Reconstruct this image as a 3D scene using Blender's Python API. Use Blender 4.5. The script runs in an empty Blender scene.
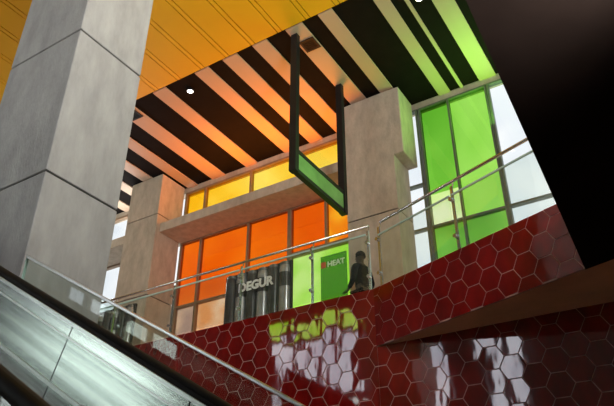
import bpy, bmesh, math, random
from mathutils import Vector, Matrix
random.seed(7)
S = bpy.context.scene
COL = S.collection
try:
    S.view_settings.view_transform = 'Standard'
except Exception: pass

# ------------------------------------------------------------------ camera
F = 650.0; P = math.radians(30.8); TH = math.radians(32.1)
fw = Vector((-math.sin(TH)*math.cos(P), math.cos(TH)*math.cos(P), math.sin(P)))
cam_d = bpy.data.cameras.new('camera'); cam = bpy.data.objects.new('camera', cam_d); COL.objects.link(cam)
cam_d.sensor_width = 36; cam_d.lens = F/614*36; cam_d.clip_start = .02
cam.rotation_euler = fw.to_track_quat('-Z', 'Y').to_euler()
S.camera = cam

# ------------------------------------------------------------------ materials
def newmat(name):
    m = bpy.data.materials.new(name); m.use_nodes = True
    nt = m.node_tree; nt.nodes.clear()
    out = nt.nodes.new('ShaderNodeOutputMaterial')
    return m, nt, out
def pbr(name, col, rough=.5, metal=0, var=.12, scale=4, bump=0, bscale=30, stretch=None, spec=.5, coat=0, emit=None, es=0, col2=None, ior=None, coat_ior=1.5, rvar=0, roty=0, detail=8):
    m, nt, out = newmat(name)
    b = nt.nodes.new('ShaderNodeBsdfPrincipled')
    tc = nt.nodes.new('ShaderNodeTexCoord'); mr_ = nt.nodes.new('ShaderNodeMapping'); mp = nt.nodes.new('ShaderNodeMapping')
    mr_.inputs['Rotation'].default_value = (0,roty,0)
    nt.links.new(tc.outputs['Object'], mr_.inputs[0]); nt.links.new(mr_.outputs[0], mp.inputs[0])
    if stretch: mp.inputs['Scale'].default_value = stretch
    n = nt.nodes.new('ShaderNodeTexNoise'); n.inputs['Scale'].default_value = scale; n.inputs['Detail'].default_value = detail; n.inputs['Roughness'].default_value = .6
    nt.links.new(mp.outputs[0], n.inputs['Vector'])
    r = nt.nodes.new('ShaderNodeValToRGB')
    c2 = col2 or [c*(1-var*1.6) for c in col]; c1 = [min(1, c*(1+var)) for c in col]
    r.color_ramp.elements[0].position = .3; r.color_ramp.elements[1].position = .7
    r.color_ramp.elements[0].color = (*c2, 1); r.color_ramp.elements[1].color = (*c1, 1)
    nt.links.new(n.outputs['Fac'], r.inputs[0]); nt.links.new(r.outputs[0], b.inputs['Base Color'])
    b.inputs['Roughness'].default_value = rough; b.inputs['Metallic'].default_value = metal
    if rvar:
        ra = nt.nodes.new('ShaderNodeMath'); ra.operation='MULTIPLY_ADD'; ra.inputs[1].default_value=rvar; ra.inputs[2].default_value=rough-rvar*.5
        nt.links.new(n.outputs['Fac'], ra.inputs[0]); nt.links.new(ra.outputs[0], b.inputs['Roughness'])
    b.inputs['Specular IOR Level'].default_value = spec; b.inputs['Coat Weight'].default_value = coat
    b.inputs['Coat IOR'].default_value = coat_ior; b.inputs['Coat Roughness'].default_value = rough if coat else .03
    if ior: b.inputs['IOR'].default_value = ior
    if emit:
        b.inputs['Emission Color'].default_value = (*emit, 1); b.inputs['Emission Strength'].default_value = es
    if bump:
        n2 = nt.nodes.new('ShaderNodeTexNoise'); n2.inputs['Scale'].default_value = bscale; n2.inputs['Detail'].default_value = 2
        nt.links.new(mp.outputs[0], n2.inputs['Vector'])
        bp = nt.nodes.new('ShaderNodeBump'); bp.inputs['Strength'].default_value = bump; bp.inputs['Distance'].default_value = .02
        nt.links.new(n2.outputs['Fac'], bp.inputs['Height']); nt.links.new(bp.outputs[0], b.inputs['Normal'])
        if coat: nt.links.new(bp.outputs[0], b.inputs['Coat Normal'])
    nt.links.new(b.outputs[0], out.inputs[0])
    return m
def glass(name, col, refl=.04, edge=.5, haze=0, hazecol=(1,1,1), col2=None, scale=.5, haze_fade=None, stretch=None):
    m, nt, out = newmat(name)
    t = nt.nodes.new('ShaderNodeBsdfTransparent'); t.inputs[0].default_value = (*col, 1)
    if col2:
        tc = nt.nodes.new('ShaderNodeTexCoord')
        n = nt.nodes.new('ShaderNodeTexNoise'); n.inputs['Scale'].default_value = scale; n.inputs['Detail'].default_value = 2
        mp = nt.nodes.new('ShaderNodeMapping')
        if stretch: mp.inputs['Scale'].default_value = stretch
        nt.links.new(tc.outputs['Object'], mp.inputs[0]); nt.links.new(mp.outputs[0], n.inputs['Vector'])
        r = nt.nodes.new('ShaderNodeValToRGB'); r.color_ramp.elements[0].position=.38; r.color_ramp.elements[1].position=.66
        r.color_ramp.elements[0].color=(*col,1); r.color_ramp.elements[1].color=(*col2,1)
        nt.links.new(n.outputs['Fac'], r.inputs[0]); nt.links.new(r.outputs[0], t.inputs[0])
        if haze_fade:  # railing reflection and haze painted as a paler tint low on the panes
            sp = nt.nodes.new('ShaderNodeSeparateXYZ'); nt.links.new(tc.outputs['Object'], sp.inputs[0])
            mr = nt.nodes.new('ShaderNodeMapRange'); mr.inputs['From Min'].default_value=haze_fade[1]; mr.inputs['From Max'].default_value=haze_fade[2]
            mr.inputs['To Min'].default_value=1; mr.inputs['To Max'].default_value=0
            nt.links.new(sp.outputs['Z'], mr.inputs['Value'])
            mc = nt.nodes.new('ShaderNodeMixRGB'); mc.inputs[2].default_value=(*haze_fade[0],1)
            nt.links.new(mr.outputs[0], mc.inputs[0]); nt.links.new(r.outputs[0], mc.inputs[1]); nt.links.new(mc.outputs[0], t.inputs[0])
    g = nt.nodes.new('ShaderNodeBsdfGlossy'); g.inputs['Roughness'].default_value = .02
    lw = nt.nodes.new('ShaderNodeLayerWeight'); lw.inputs['Blend'].default_value = .5
    pw = nt.nodes.new('ShaderNodeMath'); pw.operation = 'POWER'; pw.inputs[1].default_value = 4
    nt.links.new(lw.outputs['Facing'], pw.inputs[0])
    ma = nt.nodes.new('ShaderNodeMath'); ma.operation = 'MULTIPLY_ADD'; ma.inputs[1].default_value = edge; ma.inputs[2].default_value = refl
    nt.links.new(pw.outputs[0], ma.inputs[0])
    mx = nt.nodes.new('ShaderNodeMixShader'); nt.links.new(ma.outputs[0], mx.inputs[0])
    base = t
    if haze:
        tr = nt.nodes.new('ShaderNodeBsdfTranslucent'); tr.inputs[0].default_value = (*hazecol, 1)
        m2 = nt.nodes.new('ShaderNodeMixShader'); m2.inputs[0].default_value = haze
        nt.links.new(t.outputs[0], m2.inputs[1]); nt.links.new(tr.outputs[0], m2.inputs[2]); base = m2
    nt.links.new(base.outputs[0], mx.inputs[1]); nt.links.new(g.outputs[0], mx.inputs[2])
    nt.links.new(mx.outputs[0], out.inputs[0])
    return m
M = {}
M['concrete'] = pbr('concrete', (.345,.34,.325), .75, var=.13, scale=3.4, stretch=(1.6,1.6,.55), bump=.25, bscale=26)
M['concrete_warm'] = pbr('concrete_warm', (.50,.42,.32), .78, var=.14, scale=4, stretch=(1.4,1.4,.6), bump=.25, bscale=26)
M['core'] = pbr('joint_dark', (.02,.02,.02), .9)  # near-black core seen through the column joints
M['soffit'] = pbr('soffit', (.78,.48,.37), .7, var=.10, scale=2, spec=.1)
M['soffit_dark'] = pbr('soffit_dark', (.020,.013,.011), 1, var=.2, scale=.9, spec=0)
M['tile'] = pbr('red_tile', (.19,.0045,.0035), .04, var=.25, scale=1.3, bump=.10, bscale=1.0, stretch=(4.2,4.2,1.6), spec=.5, coat=1, ior=1.55, coat_ior=1.55)
M['tilef'] = pbr('red_tile_fascia', (.20,.0045,.0035), .06, var=.25, scale=1.3, bump=.08, bscale=1.0, stretch=(3.4,3.4,2.0), spec=.45, coat=.3, ior=1.45, coat_ior=1.45)
M['grout'] = pbr('grout', (.58,.34,.31), .6, var=.2, scale=5)
M['yellow'] = pbr('yellow_panel', (.74,.415,.003), .5, var=.02, scale=1)
M['gap'] = pbr('gap_dark', (.04,.022,.006), .8)
M['black'] = pbr('black_ceiling', (.009,.007,.006), .8, var=.15, spec=.05)
M['strip'] = pbr('pale_strip', (.52,.385,.28), .5, var=.02, scale=2, spec=.3)
M['steel'] = pbr('brushed_steel_sheen', (.86,.89,.86), .20, 1, var=.08, scale=1.8, stretch=(.015,1,8.0), roty=-math.radians(30), col2=(.32,.36,.34), detail=6)  # brushed metal; bands along the slope are window reflections painted into the colour
M['rail'] = pbr('rail_steel', (.66,.67,.67), .25, 1, var=.05)
M['cap'] = pbr('cap_steel', (.76,.77,.76), .28, 1, var=.05)
M['rubber'] = pbr('rubber', (.006,.006,.007), .55, var=.1, spec=.2)
M['darkmetal'] = pbr('dark_metal', (.010,.010,.011), .5, var=.15, spec=.25)
M['frame'] = pbr('window_frame', (.30,.20,.12), .5, .2)
M['palframe'] = pbr('pale_frame', (.13,.15,.11), .5, .1)
M['white'] = pbr('dim_wall', (.13,.12,.115), .8, var=.05)
M['floor'] = pbr('floor_terrazzo', (.55,.50,.45), .45, var=.15, scale=20)
M['clear'] = glass('rail_glass', (.93,.975,.955), .065, .6, haze=.02, hazecol=(.7,.88,.8))
M['clearpane'] = glass('clear_pane', (.93,.955,.975), .03, .4, col2=(.99,1,1), scale=.8)
M['backpane'] = glass('back_pane', (.84,.83,.88), .03, .4, col2=(.97,.96,.99), scale=.8)
M['tintpane'] = glass('tinted_pane', (.92,.95,.91), .03, .4, col2=(.99,1,.98), scale=.9)
M['orange'] = glass('orange_pane', (.91,.31,.035), .05, .4, col2=(.96,.42,.07), scale=.5, haze_fade=((.99,.88,.76),3.9,6.2))
M['palepane'] = glass('pale_orange_pane', (.90,.55,.32), .06, .4, col2=(.97,.86,.76), scale=1.0)
M['greypane'] = glass('grey_violet_pane', (.60,.46,.42), .06, .4, col2=(.88,.68,.54), scale=1.0)
M['amber'] = glass('amber_pane', (1,.70,.08), .03, .3, col2=(1,.86,.32))
M['goldpane'] = glass('gold_pane', (.94,.40,.05), .03, .3, col2=(1,.74,.16), scale=1.1)
M['green'] = glass('green_pane', (.35,.67,.16), .05, .4, col2=(.44,.76,.21), scale=.6)
M['greenr'] = glass('light_green_pane', (.52,.83,.26), .05, .4, col2=(.66,.92,.38), scale=.6, stretch=(1.5,1,.7))
M['greenlow'] = glass('low_green_pane', (.34,.63,.18), .05, .4, col2=(.52,.82,.30), scale=.7)
M['palelime'] = glass('pale_lime_pane', (.70,.92,.40), .05, .4, col2=(.96,1,.78), scale=1.0)
M['lime'] = glass('lime_pane', (.64,.92,.22), .03, .3, col2=(.84,.99,.50), scale=1.1)
M['edge'] = pbr('glass_edge', (.50,.68,.60), .2, var=.05)
M['frost'] = pbr('frosted_panel', (.20,.46,.13), .25, var=.2, scale=1.5)
M['lamp'] = pbr('lamp_lens', (.9,.9,.85), .4, emit=(1,.93,.8), es=9)
M['can'] = pbr('can_dark', (.06,.06,.063), .2, .2, var=.35)
M['cans'] = pbr('can_silver', (.46,.46,.47), .22, .45, var=.25)
M['canlabel'] = pbr('can_label', (.20,.20,.205), .25, .4, var=.25)
M['step'] = pbr('step_grey', (.2,.2,.21), .45, .5, var=.15)
M['letter'] = pbr('letter_white', (.90,.90,.88), .6, var=.02)
M['letterdim'] = pbr('letter_pale', (.78,.84,.74), .6, var=.02)
M['greyboard'] = glass('green_board', (.42,.66,.30), .05, .3, haze=.2, hazecol=(.30,.50,.22))
M['label_red'] = pbr('label_red', (.62,.10,.03), .5)
M['skin'] = pbr('skin', (.06,.04,.03), .6, var=.06, spec=.2)
M['cloth'] = pbr('black_cloth', (.005,.005,.006), .95, var=.2, scale=18, spec=.05)
M['hair'] = pbr('dark_hair', (.008,.007,.006), .8, var=.3, scale=40, spec=.1)

# ------------------------------------------------------------------ mesh helpers
def origin_of(o):
    v = Vector((0,0,0))
    while o: v += o.location; o = o.parent
    return v
class MB:
    def __init__(s): s.v = []; s.f = []
    def add(s, vs, fs):
        n = len(s.v); s.v += [Vector(v) for v in vs]; s.f += [[i+n for i in f] for f in fs]; return s
    def box(s, x0,x1,y0,y1,z0,z1):
        vs = [(x,y,z) for z in (z0,z1) for y in (y0,y1) for x in (x0,x1)]
        return s.add(vs, [(0,2,3,1),(4,5,7,6),(0,1,5,4),(2,6,7,3),(0,4,6,2),(1,3,7,5)])
    def prism(s, pts, off):            # polygon pts extruded by off
        n = len(pts); off = Vector(off); pts = [Vector(p) for p in pts]
        vs = pts + [p+off for p in pts]
        return s.add(vs, [list(range(n))[::-1], list(range(n,2*n))] + [(i,(i+1)%n,n+(i+1)%n,n+i) for i in range(n)])
    def tube(s, pts, r, seg=12, sx=1, sy=1, up=None):
        pts = [Vector(p) for p in pts]; rings = []
        for i,p in enumerate(pts):
            d = (pts[min(i+1,len(pts)-1)]-pts[max(i-1,0)]).normalized()
            a = Vector(up) if up else (Vector((0,0,1)) if abs(d.z)<.9 else Vector((0,1,0)))
            u = d.cross(a).normalized(); w = u.cross(d).normalized()
            rings.append([p+u*math.cos(2*math.pi*k/seg)*r*sx+w*math.sin(2*math.pi*k/seg)*r*sy for k in range(seg)])
        vs = [v for R_ in rings for v in R_]; fs = []
        for i in range(len(pts)-1):
            for k in range(seg):
                fs.append((i*seg+k, i*seg+(k+1)%seg, (i+1)*seg+(k+1)%seg, (i+1)*seg+k))
        fs += [list(range(seg))[::-1], [(len(pts)-1)*seg+k for k in range(seg)]]
        return s.add(vs, fs)
    def build(s, name, mat, parent=None, loc=None, bevel=0, smooth=False):
        o0 = origin_of(parent) if parent else Vector((0,0,0))
        l = Vector(loc)-o0 if loc is not None else Vector((0,0,0))
        base = o0 + l
        me = bpy.data.meshes.new(name); me.from_pydata([v-base for v in s.v], [], s.f); me.update()
        bm = bmesh.new(); bm.from_mesh(me); bmesh.ops.recalc_face_normals(bm, faces=bm.faces); bm.to_mesh(me); bm.free()
        me.materials.append(mat)
        o = bpy.data.objects.new(name, me); COL.objects.link(o); o.location = l
        if parent: o.parent = parent
        if smooth:
            for p in me.polygons: p.use_smooth = True
        if bevel:
            b = o.modifiers.new('bevel', 'BEVEL'); b.width = bevel; b.segments = 2; b.limit_method = 'ANGLE'
        return o
def tag(o, label, cat, group=None):
    o['label'] = label; o['category'] = cat
    if group: o['group'] = group
    return o
def thing(name, loc, label, cat, group=None):
    o = bpy.data.objects.new(name, None); COL.objects.link(o); o.location = loc; o.empty_display_size = .2
    return tag(o, label, cat, group)
def struct(o): o['kind'] = 'structure'; return o

# ------------------------------------------------------------------ levels and planes
ZF, ZD, ZS, H = -1.7, 3.69, 2.845, 9.4
YR, YW, YE = 7.8, 11.0, 7.53
PX = -3.75
dg = Vector((.938,-.347,0)).normalized(); dn = Vector((dg.y,-dg.x,0))   # diagonal direction, outward normal
if dn.y > 0: dn = -dn
def diag(t, off=0, z=0): 
    v = Vector((PX,YR,0))+dg*t+dn*off; v.z = z; return v

struct(MB().box(-17,6,-5,YR,ZF-.2,ZF).build('floor', M['floor']))
# mezzanine deck
xe = 6; ye = YR-(.347/.938)*(xe-PX)
pts = [(-17,YR,ZS),(PX,YR,ZS),(xe,ye,ZS),(xe,YW+.2,ZS),(-17,YW+.2,ZS)]
struct(MB().prism(pts,(0,0,ZD-ZS)).build('floor_mezzanine', M['soffit']))
# overhead bridge slab joining the deck
zb_=ZS-.02
bp = [(-.2,-5,zb_),(-.596,2.61,zb_),(-.81,6.66,zb_),(6,4.14,zb_),(6,-5,zb_)]
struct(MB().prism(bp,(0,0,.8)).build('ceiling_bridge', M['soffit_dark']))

# ---- hexagon tiles
def clip(poly, lo, hi, ax):
    for sgn, lim in ((1,lo),(-1,hi)):
        out = []
        for i in range(len(poly)):
            a, b = poly[i], poly[(i+1)%len(poly)]
            da, db = sgn*(a[ax]-lim), sgn*(b[ax]-lim)
            if da >= 0: out.append(a)
            if da*db < 0:
                t = da/(da-db); out.append((a[0]+(b[0]-a[0])*t, a[1]+(b[1]-a[1])*t))
        poly = out
        if len(poly) < 3: return []
    return poly
def hexes(mb, O, U, N, u0,u1,z0,z1, R=.165):
    O=Vector(O);U=Vector(U);N=Vector(N); W=1.5*R; Hh=math.sqrt(3)*R
    i0=int(u0/W)-2; i1=int(u1/W)+2; j0=int(z0/Hh)-2; j1=int(z1/Hh)+2
    for i in range(i0,i1):
        for j in range(j0,j1):
            cx=i*W; cz=j*Hh+(Hh/2 if i%2 else 0)
            pl=[(cx+R*math.cos(k*math.pi/3), cz+R*math.sin(k*math.pi/3)) for k in range(6)]
            pl=clip(pl,u0,u1,0)
            if pl: pl=clip(pl,z0,z1,1)
            if len(pl)<3: continue
            area=abs(sum(pl[k][0]*pl[(k+1)%len(pl)][1]-pl[(k+1)%len(pl)][0]*pl[k][1] for k in range(len(pl))))/2
            if area<.003: continue
            mx=sum(p[0] for p in pl)/len(pl); mz=sum(p[1] for p in pl)/len(pl)
            gx=random.gauss(0,.006); gz=random.gauss(0,.005)
            rings=[]
            for sc,h in ((.965,0),(.962,.004),(.948,.006)):
                for p in pl:
                    dx=(p[0]-mx)*sc; dz=(p[1]-mz)*sc
                    hh=h+(gx*dx+gz*dz if h else 0)
                    rings.append(O+U*(mx+dx)+Vector((0,0,mz+dz))+N*hh)
            n=len(pl); fs=[]
            for r_ in range(2):
                for k in range(n): fs.append((r_*n+k, r_*n+(k+1)%n, (r_+1)*n+(k+1)%n, (r_+1)*n+k))
            fs.append(list(range(2*n,3*n)))
            mb.add(rings,fs)
wall = MB(); wall.box(-17,PX,YR-.03,YR,ZF,ZD); wall.box(PX,6,YR-.03,YR,ZF,ZS)
wf = struct(wall.build('wall_front', M['grout']))
hx = MB(); hexes(hx,(0,YR-.03,0),(1,0,0),(0,-1,0),-14.5,PX,ZF,ZD); hexes(hx,(0,YR-.03,0),(1,0,0),(0,-1,0),PX,2.5,ZF,ZS)
hx.build('hexagon_tiles', M['tile'], wf)
fa = MB(); fa.prism([diag(0,.03,ZS),diag(10.4,.03,ZS),diag(10.4,.03,ZD),diag(0,.03,ZD)], -dn*.028)
ff = struct(fa.build('wall_fascia', M['grout']))
hx = MB(); hexes(hx, diag(0,.03,0), dg, dn, 0, 6, ZS, ZD); hx.build('hexagon_tiles', M['tilef'], ff)

# ---- shell
def pierced(ops, lo, hi, p0, p1):
    xs = sorted({lo,hi,*[o[0] for o in ops],*[o[1] for o in ops]}); wb = MB()
    for a,b in zip(xs[:-1],xs[1:]):
        z = ZF
        for o in sorted([o for o in ops if o[0]<=a and o[1]>=b], key=lambda o:o[2]):
            wb.box(a,b,p0,p1,z,o[2]); z=o[3]
        wb.box(a,b,p0,p1,z,H)
    return wb
# rear wall with window openings (daylight behind the viewer)
ops = [(-14.4,-10.7,5.9,9.2),(-8.8,-7.4,4.2,7.4),(-6.3,-4.9,4.2,7.4),(1.0,4.5,4.6,8.8),(-16.9,-10.0,1.2,5.75)]  # last opening added to give the escalator steel brightness to reflect
struct(pierced(ops,-17,6,-5.2,-5).build('wall_back', M['white']))
struct(MB().box(-17.2,-17,-5.2,YW+.2,ZF,H).build('wall_left', M['white']))
struct(MB().box(6,6.2,-5.2,YW+.2,ZF,H).build('wall_right', M['white']))
for k,(a,b,c,d) in enumerate(ops):
    fr = MB(); t=.06
    def bx(mb,a,b,c,d,lo=-5.15,hi=-5.05): mb.box(a,b,lo,hi,c,d)
    bx(fr,a,b,c,c+t); bx(fr,a,b,d-t,d); bx(fr,a,a+t,c,d); bx(fr,b-t,b,c,d)
    n = 7 if b-a>5 else 4 if b-a>2 else 2
    hw = .13 if k<3 else .07
    for i in range(1,n): bx(fr,a+(b-a)*i/n-hw,a+(b-a)*i/n+hw,c,d)
    if k==0: bx(fr,a,b,8.40,8.52)
    w_ = struct(fr.build('window_%d'%(k+10), M['darkmetal']))
    if k==0:
        g0=MB(); bx(g0,a,b,8.5,d,-5.11,-5.09); g0.build('pane', M['lime'], w_)
    g1=MB(); bx(g1,a,b,c,8.42 if k==0 else d,-5.11,-5.09); g1.build('pane', M['tintpane' if k==4 else 'backpane'], w_)

# ---- ceilings
YB = 1.8
yc = MB(); x=-17.0; k=0
while x < 6:
    w = (.55,.10)[k%2]; yc.box(x+.009,min(6,x+w-.009),YB,YE,H,H+.04); x+=w; k+=1
cy = struct(yc.build('ceiling_yellow', M['yellow']))
MB().box(-17,6,YB,YE,H+.03,H+.1).build('backing', M['gap'], cy)
struct(MB().box(-17,6,-5.2,YB,H,H+.1).build('ceiling_rear', M['white']))
cb = struct(MB().box(-17,6,YE,YW+.2,H+.03,H+.1).build('ceiling', M['black']))
for a,w in ((-15.5,.32),(-14.7,.32),(-13.9,.32),(-13.1,.32),(-12.3,.32),(-11.5,.32),(-10.7,.32),(-9.86,.42),(-8.75,.36),(-7.55,.36),(-6.80,.36),(-6.04,.34),(-5.24,.38),(-4.50,.30),(-3.44,.26),(-2.95,.07),(-2.52,.36),(-1.6,.34),(-.8,.34),(0,.34),(.8,.34)):
    MB().box(a,a+w,YE+.03,YW,H,H+.05).build('pale_strip', M['strip'], cb)
def ceiling_light(x,y,lab):
    t = thing('ceiling_light',(x,y,H),lab,'ceiling light','recessed ceiling downlights')
    r = MB(); vs=[]; sg=24
    for rr,zz in ((.085,-.015),(.065,-.015),(.065,.03),(.085,.03)):
        vs += [(x+rr*math.cos(2*math.pi*q/sg),y+rr*math.sin(2*math.pi*q/sg),H+zz) for q in range(sg)]
    r.add(vs,[(i*sg+q,i*sg+(q+1)%sg,((i+1)%4)*sg+(q+1)%sg,((i+1)%4)*sg+q) for i in range(4) for q in range(sg)])
    r.build('trim_ring', M['darkmetal'], t)
    MB().prism([(x+.064*math.cos(k*math.pi/10),y+.064*math.sin(k*math.pi/10),H-.008) for k in range(20)],(0,0,.03)).build('lens', M['lamp'], t)
ceiling_light(-8.0,7.94,'round lit downlight in the wide black strip near the yellow ceiling')
ceiling_light(-2.70,8.2,'round lit downlight in the black strip beside the broad green strip at top')
for (x,y,lab) in ((-9.65,7.87,'dark square ceiling vent beside the large concrete column'),(-5.03,8.13,'dark square ceiling vent between the posts of the hanging black sign')):
    t = thing('ceiling_vent',(x,y,H),lab,'ceiling vent','square ceiling vents')
    r = MB(); vs=[]
    for rr,zz in ((.16,-.02),(.12,-.02),(.12,.03),(.16,.03)):
        vs += [(x+sx*rr,y+sy*rr,H+zz) for sx,sy in ((-1,-1),(1,-1),(1,1),(-1,1))]
    r.add(vs,[(i*4+q,i*4+(q+1)%4,((i+1)%4)*4+(q+1)%4,((i+1)%4)*4+q) for i in range(4) for q in range(4)])
    r.build('frame', M['darkmetal'], t)
    g = MB()
    g.box(x-.12,x+.12,y-.12,y+.12,H-.004,H+.02)
    for k in range(5): g.box(x-.12,x+.12,y-.11+k*.048,y-.085+k*.048,H-.012,H+.01)
    g.build('grille', M['rubber'], t)

# ---- window wall
struct(MB().box(-17,6,YW,YW+.2,H-.14,H+.05).build('wall_far', M['concrete_warm']))
def window(num, xs_, zs_, mats, fw_=.07, mat='frame', hidez=()):
    fr = MB(); y0,y1=YW-.02,YW+.10
    for x in xs_: fr.box(x-fw_/2,x+fw_/2,y0,y1,zs_[0],zs_[-1])
    for z in zs_:
        if z not in hidez: fr.box(xs_[0]-fw_/2,xs_[-1]+fw_/2,y0+.005,y1-.005,z-fw_/2,z+fw_/2)
    w = struct(fr.build('window_%d'%num, M[mat]))
    for j in range(len(zs_)-1):
        for i in range(len(xs_)-1):
            m_ = mats(i,j)
            g0 = 0 if zs_[j] in hidez else fw_/2; g1 = 0 if zs_[j+1] in hidez else fw_/2
            MB().box(xs_[i]+fw_/2,xs_[i+1]-fw_/2,YW+.03,YW+.045,zs_[j]+g0,zs_[j+1]-g1).build('pane', M[m_], w)
    return w
X2a,X2b,X3a,X3b = -11.87,-10.77,-5.43,-4.08
top = H-.16
LB,LT = 7.72,7.97
window(1, [-10.74,-10.08,-8.58,-7.12,-5.45], [8.00,top], lambda i,j:'amber', .05)
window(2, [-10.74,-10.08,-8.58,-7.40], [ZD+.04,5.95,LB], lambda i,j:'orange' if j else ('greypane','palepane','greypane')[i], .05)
window(3, [-7.35,-5.45], [ZD+.04,6.47], lambda i,j:'lime', .05)
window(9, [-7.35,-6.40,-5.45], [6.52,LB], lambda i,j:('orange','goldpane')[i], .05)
window(4, [-4.75,-4.02], [ZD+.04,6.25,7.3,top], lambda i,j:'clearpane', .045, 'palframe')
gm = {0:('greenlow','greenlow'),1:('palelime','greenr'),2:('green','greenr')}
window(7, [-3.95,-3.28,-2.44], [ZD+.04,6.25,7.0,top], lambda i,j: gm[j][i], .04, 'palframe', (7.0,))
window(8, [-2.385,-1.0,.5,2.0], [ZD+.04,6.25,top], lambda i,j:'clearpane', .045, 'palframe')
window(5, [-16.9,-15.5,-14.1,-12.9,-11.9], [ZD+.04,6.0,LB], lambda i,j:'clearpane')
window(6, [-16.9,-15.5,-14.1,-12.9,-11.9], [8.00,top], lambda i,j:'clearpane')
struct(MB().box(X2b,X3a,10.2,YW-.021,LB,LT).build('trim_3', M['concrete_warm'], loc=(-8.1,10.6,LB), bevel=.012))
struct(MB().box(-16.9,X2a,10.2,YW-.021,LB,LT).build('trim_4', M['concrete_warm'], loc=(-14,10.6,LB), bevel=.012))
struct(MB().box(-17,X3a,YW-.015,YW+.12,LB+.02,LT).build('trim_5', M['concrete_warm']))
struct(MB().box(2.0,6,YW,YW+.2,ZD,H-.14).build('wall_far_right', M['white']))

# ---- columns
def column(x0,x1,y0,y1,zb,joints,mat,label,extra=None):
    t = thing('concrete_column',((x0+x1)/2,(y0+y1)/2,zb),label,'column')
    zs=[zb]+joints+[H]
    for a,c in zip(zs[:-1],zs[1:]):
        MB().box(x0,x1,y0,y1,a+.011,c-.011).build('block', mat, t, bevel=.010)
    if extra: MB().box(*extra).build('side_bracket', mat, t, bevel=.025)
    MB().box(x0+.02,x1-.02,y0+.02,y1-.02,zb,H).build('joint_core', M['core'], t)
    return t
column(-5.96,-4.77,3.0,3.90,ZF,[-.28,1.56,3.39,5.22,7.06,8.89],M['concrete'],'massive jointed grey concrete column rising beside the escalator')
column(X2a,X2b,10.07,10.93,ZD,[6.0,8.2],M['concrete_warm'],'slim concrete column at left end of the orange windows')
column(X3a,-4.3,10.2,10.93,ZD,[6.4],M['concrete_warm'],'concrete column with side bracket between orange and green windows',extra=(-4.32,X3b,10.2,10.93,7.68,H-.01))

# ---- hanging sign
t = thing('hanging_sign',(-5.15,8.65,6.19),'black framed sign panel hanging on two long posts from the striped ceiling','hanging sign')
MB().box(-5.22,-5.08,7.72,7.84,6.19,H).build('post', M['darkmetal'], t, bevel=.008)
MB().box(-5.22,-5.08,9.47,9.59,6.19,H).build('post', M['darkmetal'], t, bevel=.008)
MB().box(-5.2,-5.1,7.84,9.47,6.19,6.27).build('bottom_bar', M['darkmetal'], t)
MB().box(-5.2,-5.1,7.84,9.47,6.60,6.68).build('top_bar', M['darkmetal'], t)
MB().box(-5.19,-5.11,7.84,9.47,6.27,6.60).build('panel', M['frost'], t)

# ---- mezzanine railings
def railing(pf, ts, label, zt=4.62):
    c = pf((ts[0]+ts[-1])/2,0,ZD)
    t = thing('glass_railing', c, label, 'railing')
    gap=.02
    for a,b_ in zip(ts[:-1],ts[1:]):
        q=[pf(a+gap,-.06,ZD+.06),pf(b_-gap,-.06,ZD+.06),pf(b_-gap,-.06,zt),pf(a+gap,-.06,zt)]
        nrm = (pf(0,1,0)-pf(0,0,0))*.014
        g = MB().prism(q,nrm).build('glass_panel', M['clear'], t)
        e=[pf(a+gap,-.062,zt),pf(b_-gap,-.062,zt),pf(b_-gap,-.062,zt+.026),pf(a+gap,-.062,zt+.026)]
        MB().prism(e,nrm*1.25).build('top_edge', M['edge'], g)
    for a in ts:
        u = pf(a+.5,0,0)-pf(a-.5,0,0); n=pf(0,1,0)-pf(0,0,0)
        p0=pf(a,-.10,ZD)-u*.02
        MB().prism([p0,p0+u*.04,p0+u*.04+n*.02,p0+n*.02],(0,0,1.02)).build('post', M['rail'], t)
        MB().tube([pf(a,-.09,ZD+1.0),pf(a,-.13,ZD+1.05),pf(a,-.13,ZD+1.11)],.011,8).build('bracket', M['rail'], t)
        for zz in (.25,.80): MB().tube([pf(a,-.095,ZD+zz),pf(a,-.025,ZD+zz)],.028,12).build('glass_clamp', M['rail'], t)
    MB().tube([pf(ts[0],-.13,ZD+1.12),pf(ts[-1],-.13,ZD+1.12)],.022,14).build('handrail', M['rail'], t, smooth=True)
railing(lambda s,o,z: Vector((s,YR-o,z)), [-13.75,-12.25,-10.75,-9.25,-7.75,-6.25,-4.85,-3.86], 'straight glass railing on steel posts in front of the orange windows')
railing(lambda s,o,z: diag(s,o,z), [.06,1.5,2.95,4.4,5.85], 'angled glass railing rising above the red tiled fascia by the green windows', 4.54)

# ---- displays behind the railing
def lettering(txt, x, y, z, size, mat, parent, off=0):
    cu = bpy.data.curves.new('lettering','FONT'); cu.body=txt; cu.size=size; cu.align_x='CENTER'; cu.extrude=.004; cu.offset=off
    tmp = bpy.data.objects.new('tmp',cu); COL.objects.link(tmp)
    bpy.context.view_layer.update()
    me = bpy.data.meshes.new_from_object(tmp.evaluated_get(bpy.context.evaluated_depsgraph_get()))
    bpy.data.objects.remove(tmp)
    me.materials.clear(); me.materials.append(mat)
    me.transform(Matrix.Rotation(math.pi/2,4,'X'))
    o = bpy.data.objects.new('lettering',me); COL.objects.link(o); o.parent=parent
    o.location=Vector((x,y,z))-origin_of(parent)
    return o
def relief(prof, cx, y, k, mat, name, parent):
    vs=[];fs=[];sg=16
    for rr,zz in prof:
        for q in range(sg): vs.append((cx+rr*math.cos(math.pi+math.pi*q/(sg-1)), y+.001+k*rr*math.sin(math.pi+math.pi*q/(sg-1)), ZD+zz))
    for i in range(len(prof)-1):
        for q in range(sg-1): fs.append((i*sg+q,i*sg+q+1,(i+1)*sg+q+1,(i+1)*sg+q))
    fs.append(list(range((len(prof)-1)*sg,len(prof)*sg)))
    c=MB(); c.add(vs,fs); return c.build(name, mat, parent)
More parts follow.
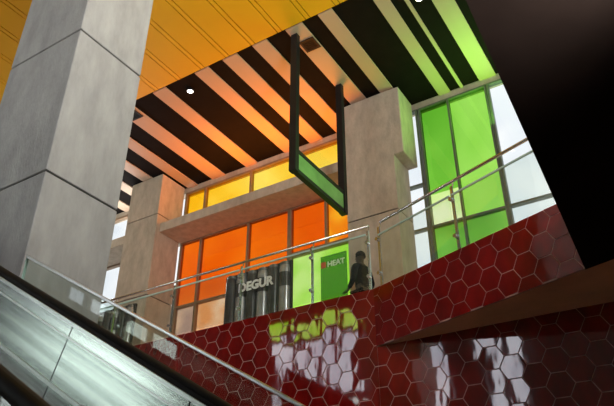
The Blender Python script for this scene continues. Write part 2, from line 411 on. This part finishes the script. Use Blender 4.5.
def display(x0,x1,y,label,n=6):
    t = thing('display_board',((x0+x1)/2,y,ZD),label,'display board','can display boards on the mezzanine')
    MB().box(x0,x1,y,y+.06,ZD+.04,ZD+1.54).build('backing_board', M['darkmetal'], t, bevel=.01)
    for xa in (x0+.08,x1-.2): MB().box(xa,xa+.12,y-.2,y+.26,ZD,ZD+.04).build('foot', M['darkmetal'], t)
    w=(x1-x0-.04)/n
    for k in range(n):
        cx=x0+.02+w*(k+.5); r=w*.45
        b=relief([(r*.80,.08),(r,.14),(r,1.38),(r*.82,1.46),(r*.82,1.50)],cx,y,.8,M['cans' if k%2 else 'can'],'can_relief',t)
        b['label']='silver can' if k%2 else 'dark can'
        relief([(r*1.03,1.02),(r*1.03,1.30)],cx,y,.82,M['can'],'can_label',b)
        relief([(r*.86,1.45),(r*.86,1.51)],cx,y,.82,M['canlabel'],'can_rim',b)
    return t
d1=display(-7.50,-5.98,9.0,'board of silver and dark cans under bold white lettering, centre of the mezzanine')
lettering('DEGUR',-6.68,8.86,ZD+1.08,.235,M['letter'],d1,.010)
d2=display(-11.3,-9.92,9.0,'board of silver and dark cans without lettering at the foot of the slim left column')
t=thing('sign_board',(-5.1,9.0,ZD),'dark green tinted upright sign with pale lettering and red label','sign')
MB().box(-5.36,-4.84,9.0,9.02,ZD+.1,ZD+1.42).build('board', M['greyboard'], t)
MB().box(-5.36,-4.84,8.85,9.2,ZD,ZD+.1).build('base', M['darkmetal'], t, bevel=.01)
MB().box(-5.34,-5.25,8.985,8.998,ZD+1.19,ZD+1.30).build('label', M['label_red'], t)
lettering('HEAT',-5.04,8.985,ZD+1.19,.14,M['letterdim'],t,.004)

# ---- person in black near the column
def person(x,y,label):
    t=thing('person',(x,y,ZD),label,'person')
    def skin(name,verts,edges,radii,mat,lv=2,root=0):
        me=bpy.data.meshes.new(name); me.from_pydata([Vector(v) for v in verts],edges,[]); me.update()
        o=bpy.data.objects.new(name,me); COL.objects.link(o); o.parent=t; me.materials.append(mat)
        sm=o.modifiers.new('skin','SKIN'); sm.use_smooth_shade=True
        lay=me.skin_vertices[0].data
        for i,r in enumerate(radii):
            rr=r if isinstance(r,tuple) else (r,r)
            lay[i].radius=rr; lay[i].use_root=(i==root)
        su=o.modifiers.new('sub','SUBSURF'); su.levels=lv; su.render_levels=lv
        return o
    V=[];E=[];R_=[]
    def a(v,r,p=None):
        V.append(v);R_.append(r)
        if p is not None: E.append((p,len(V)-1))
        return len(V)-1
    pel=a((0,0,.95),(.15,.11)); wa=a((0,0,1.10),(.13,.095),pel); ch=a((0,-.01,1.30),(.165,.11),wa); sh=a((0,0,1.42),(.12,.085),ch)
    nk=a((0,-.01,1.50),.055,sh); h1=a((0,-.03,1.57),(.07,.085),nk); h2=a((0,-.03,1.645),(.075,.095),h1); h3=a((0,-.02,1.70),(.055,.07),h2)
    for s in (-1,1):
        hp=a((.09*s,0,.88),.095,pel); kn=a((.11*s,-.02,.48),.06,hp); an=a((.12*s,.02,.09),.042,kn); to=a((.13*s,-.13,.035),.035,an)
        so=a((.18*s,0,1.40),.06,sh); el=a((.25*s,.03,1.14),.043,so); wr=a((.22*s,-.14,.98),.028,el); pa=a((.205*s,-.21,.96),(.036,.018),wr)
        for q in range(4):
            f1=a((.205*s+(q-1.5)*.018,-.26,.955),.0095,pa); f2=a((.205*s+(q-1.5)*.019,-.285-(.006 if q in(1,2) else 0),.935),.0085,f1)
        a((.165*s,-.235,.95),.010,pa)
    skin('body',V,E,R_,M['skin'])
    V.clear();E.clear();R_.clear()
    pel=a((0,0,.95),(.165,.125)); wa=a((0,0,1.10),(.145,.11),pel); ch=a((0,-.01,1.30),(.18,.125),wa); sh=a((0,0,1.43),(.125,.09),ch)
    for s in (-1,1):
        so=a((.18*s,0,1.40),.072,sh); el=a((.25*s,.03,1.14),.055,so); wr=a((.225*s,-.12,.99),.042,el)
    skin('jacket',list(V),list(E),list(R_),M['cloth'])
    V.clear();E.clear();R_.clear()
    pel=a((0,0,.93),(.155,.12))
    for s in (-1,1):
        hp=a((.09*s,0,.86),.105,pel); kn=a((.11*s,-.02,.48),.074,hp); an=a((.12*s,.02,.07),.058,kn)
    skin('trousers',list(V),list(E),list(R_),M['cloth'])
    hb=bmesh.new(); bmesh.ops.create_icosphere(hb,subdivisions=3,radius=1)
    me=bpy.data.meshes.new('hair')
    for v in list(hb.verts):
        if v.co.z<-.35 or (v.co.y<-.45 and v.co.z<.45): hb.verts.remove(v)
    for v in hb.verts: v.co=Vector((v.co.x*.092,v.co.y*.112-.018,v.co.z*.115+1.66))
    hb.to_mesh(me); hb.free(); me.materials.append(M['hair'])
    for p in me.polygons: p.use_smooth=True
    o=bpy.data.objects.new('hair',me); COL.objects.link(o); o.parent=t
    for ex in (-.03,.03):
        fb=bmesh.new(); bmesh.ops.create_icosphere(fb,subdivisions=2,radius=.011,matrix=Matrix.Translation((ex,-.108,1.63)))
        me=bpy.data.meshes.new('eye'); fb.to_mesh(me); fb.free(); me.materials.append(M['hair'])
        o=bpy.data.objects.new('eye',me); COL.objects.link(o); o.parent=t
    MB().add([(0,-.145,1.595),(-.014,-.105,1.595),(.014,-.105,1.595),(0,-.112,1.64)],[(0,1,2),(0,3,1),(0,2,3),(1,3,2)]).build('nose',M['skin'],None).parent=t
    t.rotation_euler.z=math.radians(255)
    return t
person(-4.95,9.78,'person in black clothing standing behind the railing beside the concrete column')

# ---- escalator, climbing toward -X
TA=math.tan(math.radians(30)); Z0=-.40; XT,XB=-8.8,.55
def zl(x,o=0): return Z0-x*TA+o
es = thing('escalator',(-4.1,1.75,ZF),'inclined escalator with brushed steel side and black handrails at lower left','escalator')
for nm,ys,inn in (('far',2.44,-1),('near',1.05,1)):
    outer = ys-inn*.16
    y0,y1=sorted((ys,ys-inn*.04))
    a,b_=sorted((ys-inn*.045,outer))
    if nm=='far':
        x=XB
        while x>XT:
            xa=x-.005; xb=max(XT,x-1.0)+.005
            k=.25  # joints lean square to the slope
            MB().prism([(xa,y0,zl(xa,-.9)),(xb,y0,zl(xb,-.9)),(xb+k,y0,zl(xb+k,-.05)),(xa+k,y0,zl(xa+k,-.05))],(0,y1-y0,0)).build('balustrade_panel', M['steel'], es); x-=1.0
        for zc,hh,pr in ((-.062,.012,.02),(-.155,.006,.008),(-.47,.012,.012)):
            MB().prism([(XB,y0-pr,zl(XB,zc-hh)),(XT,y0-pr,zl(XT,zc-hh)),(XT,y0-pr,zl(XT,zc+hh)),(XB,y0-pr,zl(XB,zc+hh))],(0,pr-.001,0)).build('trim_strip', M['cap'], es)
        MB().prism([(XB,a,zl(XB,-.97)),(XT,a,zl(XT,-.97)),(XT,a,zl(XT,-.055)),(XB,a,zl(XB,-.055))],(0,b_-a,0)).build('outer_cladding', M['darkmetal'], es)
        MB().prism([(XB+.2,a+.01,zl(XB+.2,-.055)),(XT,a+.01,zl(XT,-.055)),(XT,a+.01,zl(XT,-.035)),(XB+.2,a+.01,zl(XB+.2,-.035))],(0,b_-a-.02,0)).build('handrail_guide', M['darkmetal'], es)
    else:   # near side balustrade is clear glass
        yg_=(ys+outer)/2
        MB().prism([(XB,yg_-.006,zl(XB,-.97)),(XT,yg_-.006,zl(XT,-.97)),(XT,yg_-.006,zl(XT,-.05)),(XB,yg_-.006,zl(XB,-.05))],(0,.012,0)).build('glass_balustrade', M['clear'], es)
        MB().prism([(XB,a-.02,zl(XB,-1.2)),(XT,a-.02,zl(XT,-1.2)),(XT,a-.02,zl(XT,-.93)),(XB,a-.02,zl(XB,-.93))],(0,b_-a+.04,0)).build('outer_cladding', M['darkmetal'], es)
    yc_=(ys+outer)/2
    path=[(XT,yc_,zl(XT)-.02),(XB+.1,yc_,zl(XB+.1)-.02)]
    cx,cz=XB+.25,zl(XB+.1)-.42
    for q in range(9):
        an=math.radians(70-q*20); path.append((cx+.30*math.cos(an)+.1,yc_,cz+.33*math.sin(an)+.03))
    MB().tube(path,.034,14,.8,.8,up=(0,1,0)).build('handrail', M['rubber'], es, smooth=True)
    MB().prism([(XB,ys-.01,zl(XB,-1.25)),(XT,ys-.01,zl(XT,-1.25)),(XT,ys-.01,zl(XT,-.9)),(XB,ys-.01,zl(XB,-.9))],(0,.02,0)).build('skirt', M['darkmetal'], es)
ns=int((XB-XT)/.36)
for k in range(ns):
    x1=XB-k*.36; z1=zl(x1,-1.1); ya,yb=1.08,2.41
    prof=[(x1,z1-.07),(x1,z1+.17),(x1-.38,z1+.17),(x1-.38,z1+.12),(x1-.02,z1+.12),(x1-.02,z1-.07)]
    MB().prism([(p[0],ya,p[1]) for p in prof],(0,yb-ya,0)).build('step', M['step'], es)
MB().prism([(XB,1.0,zl(XB,-1.7)),(XT,1.0,zl(XT,-1.7)),(XT,1.0,zl(XT,-1.2)),(XB,1.0,zl(XB,-1.2))],(0,1.5,0)).build('truss_casing', M['darkmetal'], es)
MB().box(XB,XB+1.1,1.05,2.44,ZF,ZF+.02).build('landing_plate', M['steel'], es)

# glass guard along the escalator
XG=-4.29; yg=2.72; G0=-.225
gd = thing('glass_guard',(-1.8,yg,ZF),'sloping clear glass guard with thin steel cap beside the escalator handrail','glass guard')
def zg(x,o=0): return G0-x*TA+o
for a,b_ in ((XG,-2.6),(-2.58,-.9),(-.88,.55)):
    MB().prism([(a,yg,zg(a,-.75)),(b_,yg,zg(b_,-.75)),(b_,yg,zg(b_,-.02)),(a,yg,zg(a,-.02))],(0,.014,0)).build('glass_panel', M['clear'], gd)
MB().prism([(XG,yg-.010,zg(XG,-.02)),(.55,yg-.010,zg(.55,-.02)),(.55,yg-.010,zg(.55,.004)),(XG,yg-.010,zg(XG,.004))],(0,.034,0)).build('cap_rail', M['cap'], gd, bevel=.004)
MB().box(XG-.006,XG,yg-.003,yg+.017,zg(XG,-.75),zg(XG,0)).build('end_edge', M['edge'], gd)
MB().prism([(XG,yg-.10,zg(XG,-1.0)),(.55,yg-.10,zg(.55,-1.0)),(.55,yg-.10,zg(.55,-.72)),(XG,yg-.10,zg(XG,-.72))],(0,.16,0)).build('base_shoe', M['rail'], gd)

# ------------------------------------------------------------------ light
w = bpy.data.worlds.new('world'); S.world = w; w.use_nodes=True
nt=w.node_tree; bg=nt.nodes['Background']
tc=nt.nodes.new('ShaderNodeTexCoord'); n=nt.nodes.new('ShaderNodeTexNoise'); n.inputs['Scale'].default_value=3; n.inputs['Detail'].default_value=5
nt.links.new(tc.outputs['Generated'],n.inputs['Vector'])
r=nt.nodes.new('ShaderNodeValToRGB'); r.color_ramp.elements[0].position=.35; r.color_ramp.elements[1].position=.6
r.color_ramp.elements[0].color=(.80,.85,.89,1); r.color_ramp.elements[1].color=(1,1,1,1)
nt.links.new(n.outputs['Fac'],r.inputs[0]); nt.links.new(r.outputs[0],bg.inputs[0])
sp=nt.nodes.new('ShaderNodeSeparateXYZ'); nt.links.new(tc.outputs['Generated'],sp.inputs[0])
mr=nt.nodes.new('ShaderNodeMapRange'); mr.inputs['From Min'].default_value=-.2; mr.inputs['From Max'].default_value=-.8
mr.inputs['To Min'].default_value=1.1; mr.inputs['To Max'].default_value=4.8
nt.links.new(sp.outputs['Y'],mr.inputs['Value']); nt.links.new(mr.outputs[0],bg.inputs[1])
def area(name,loc,target,sx,sy,power,col=(1,1,1),spread=180):
    l=bpy.data.lights.new(name,'AREA'); l.shape='RECTANGLE'; l.size=sx; l.size_y=sy; l.energy=power; l.color=col; l.spread=math.radians(spread)
    o=bpy.data.objects.new(name,l); COL.objects.link(o); o.location=loc
    o.rotation_euler=(Vector(target)-Vector(loc)).to_track_quat('-Z','Y').to_euler(); return o
area('added_window_fill',(-7.6,10.55,8.02),(-7.6,8.4,9.4),4.0,.5,270,(1,.23,.02))  # added lamp, stands in for orange window light on the ceiling
area('added_window_fill',(-2.3,10.75,7.9),(-2.4,9.0,9.4),1.0,.4,66,(.32,1,.10))  # added lamp without a fitting, stands in for green window light
area('added_window_fill',(-13.6,10.55,8.02),(-12.0,9.0,9.4),3.4,.4,150,(1,.98,.97))  # added lamp, whitens the ceiling strips at left
area('added_upward_fill',(1.5,1.5,3.75),(-5,2.4,9.4),2.5,4,500,(1,.99,.93),100)  # added lamp, hidden above the bridge, brightens the yellow ceiling
area('added_side_fill',(5,-.2,8.7),(-6,4.4,3.5),1.2,4,860,(1,.99,.97))  # added lamp out of view, brightens the big column and the room
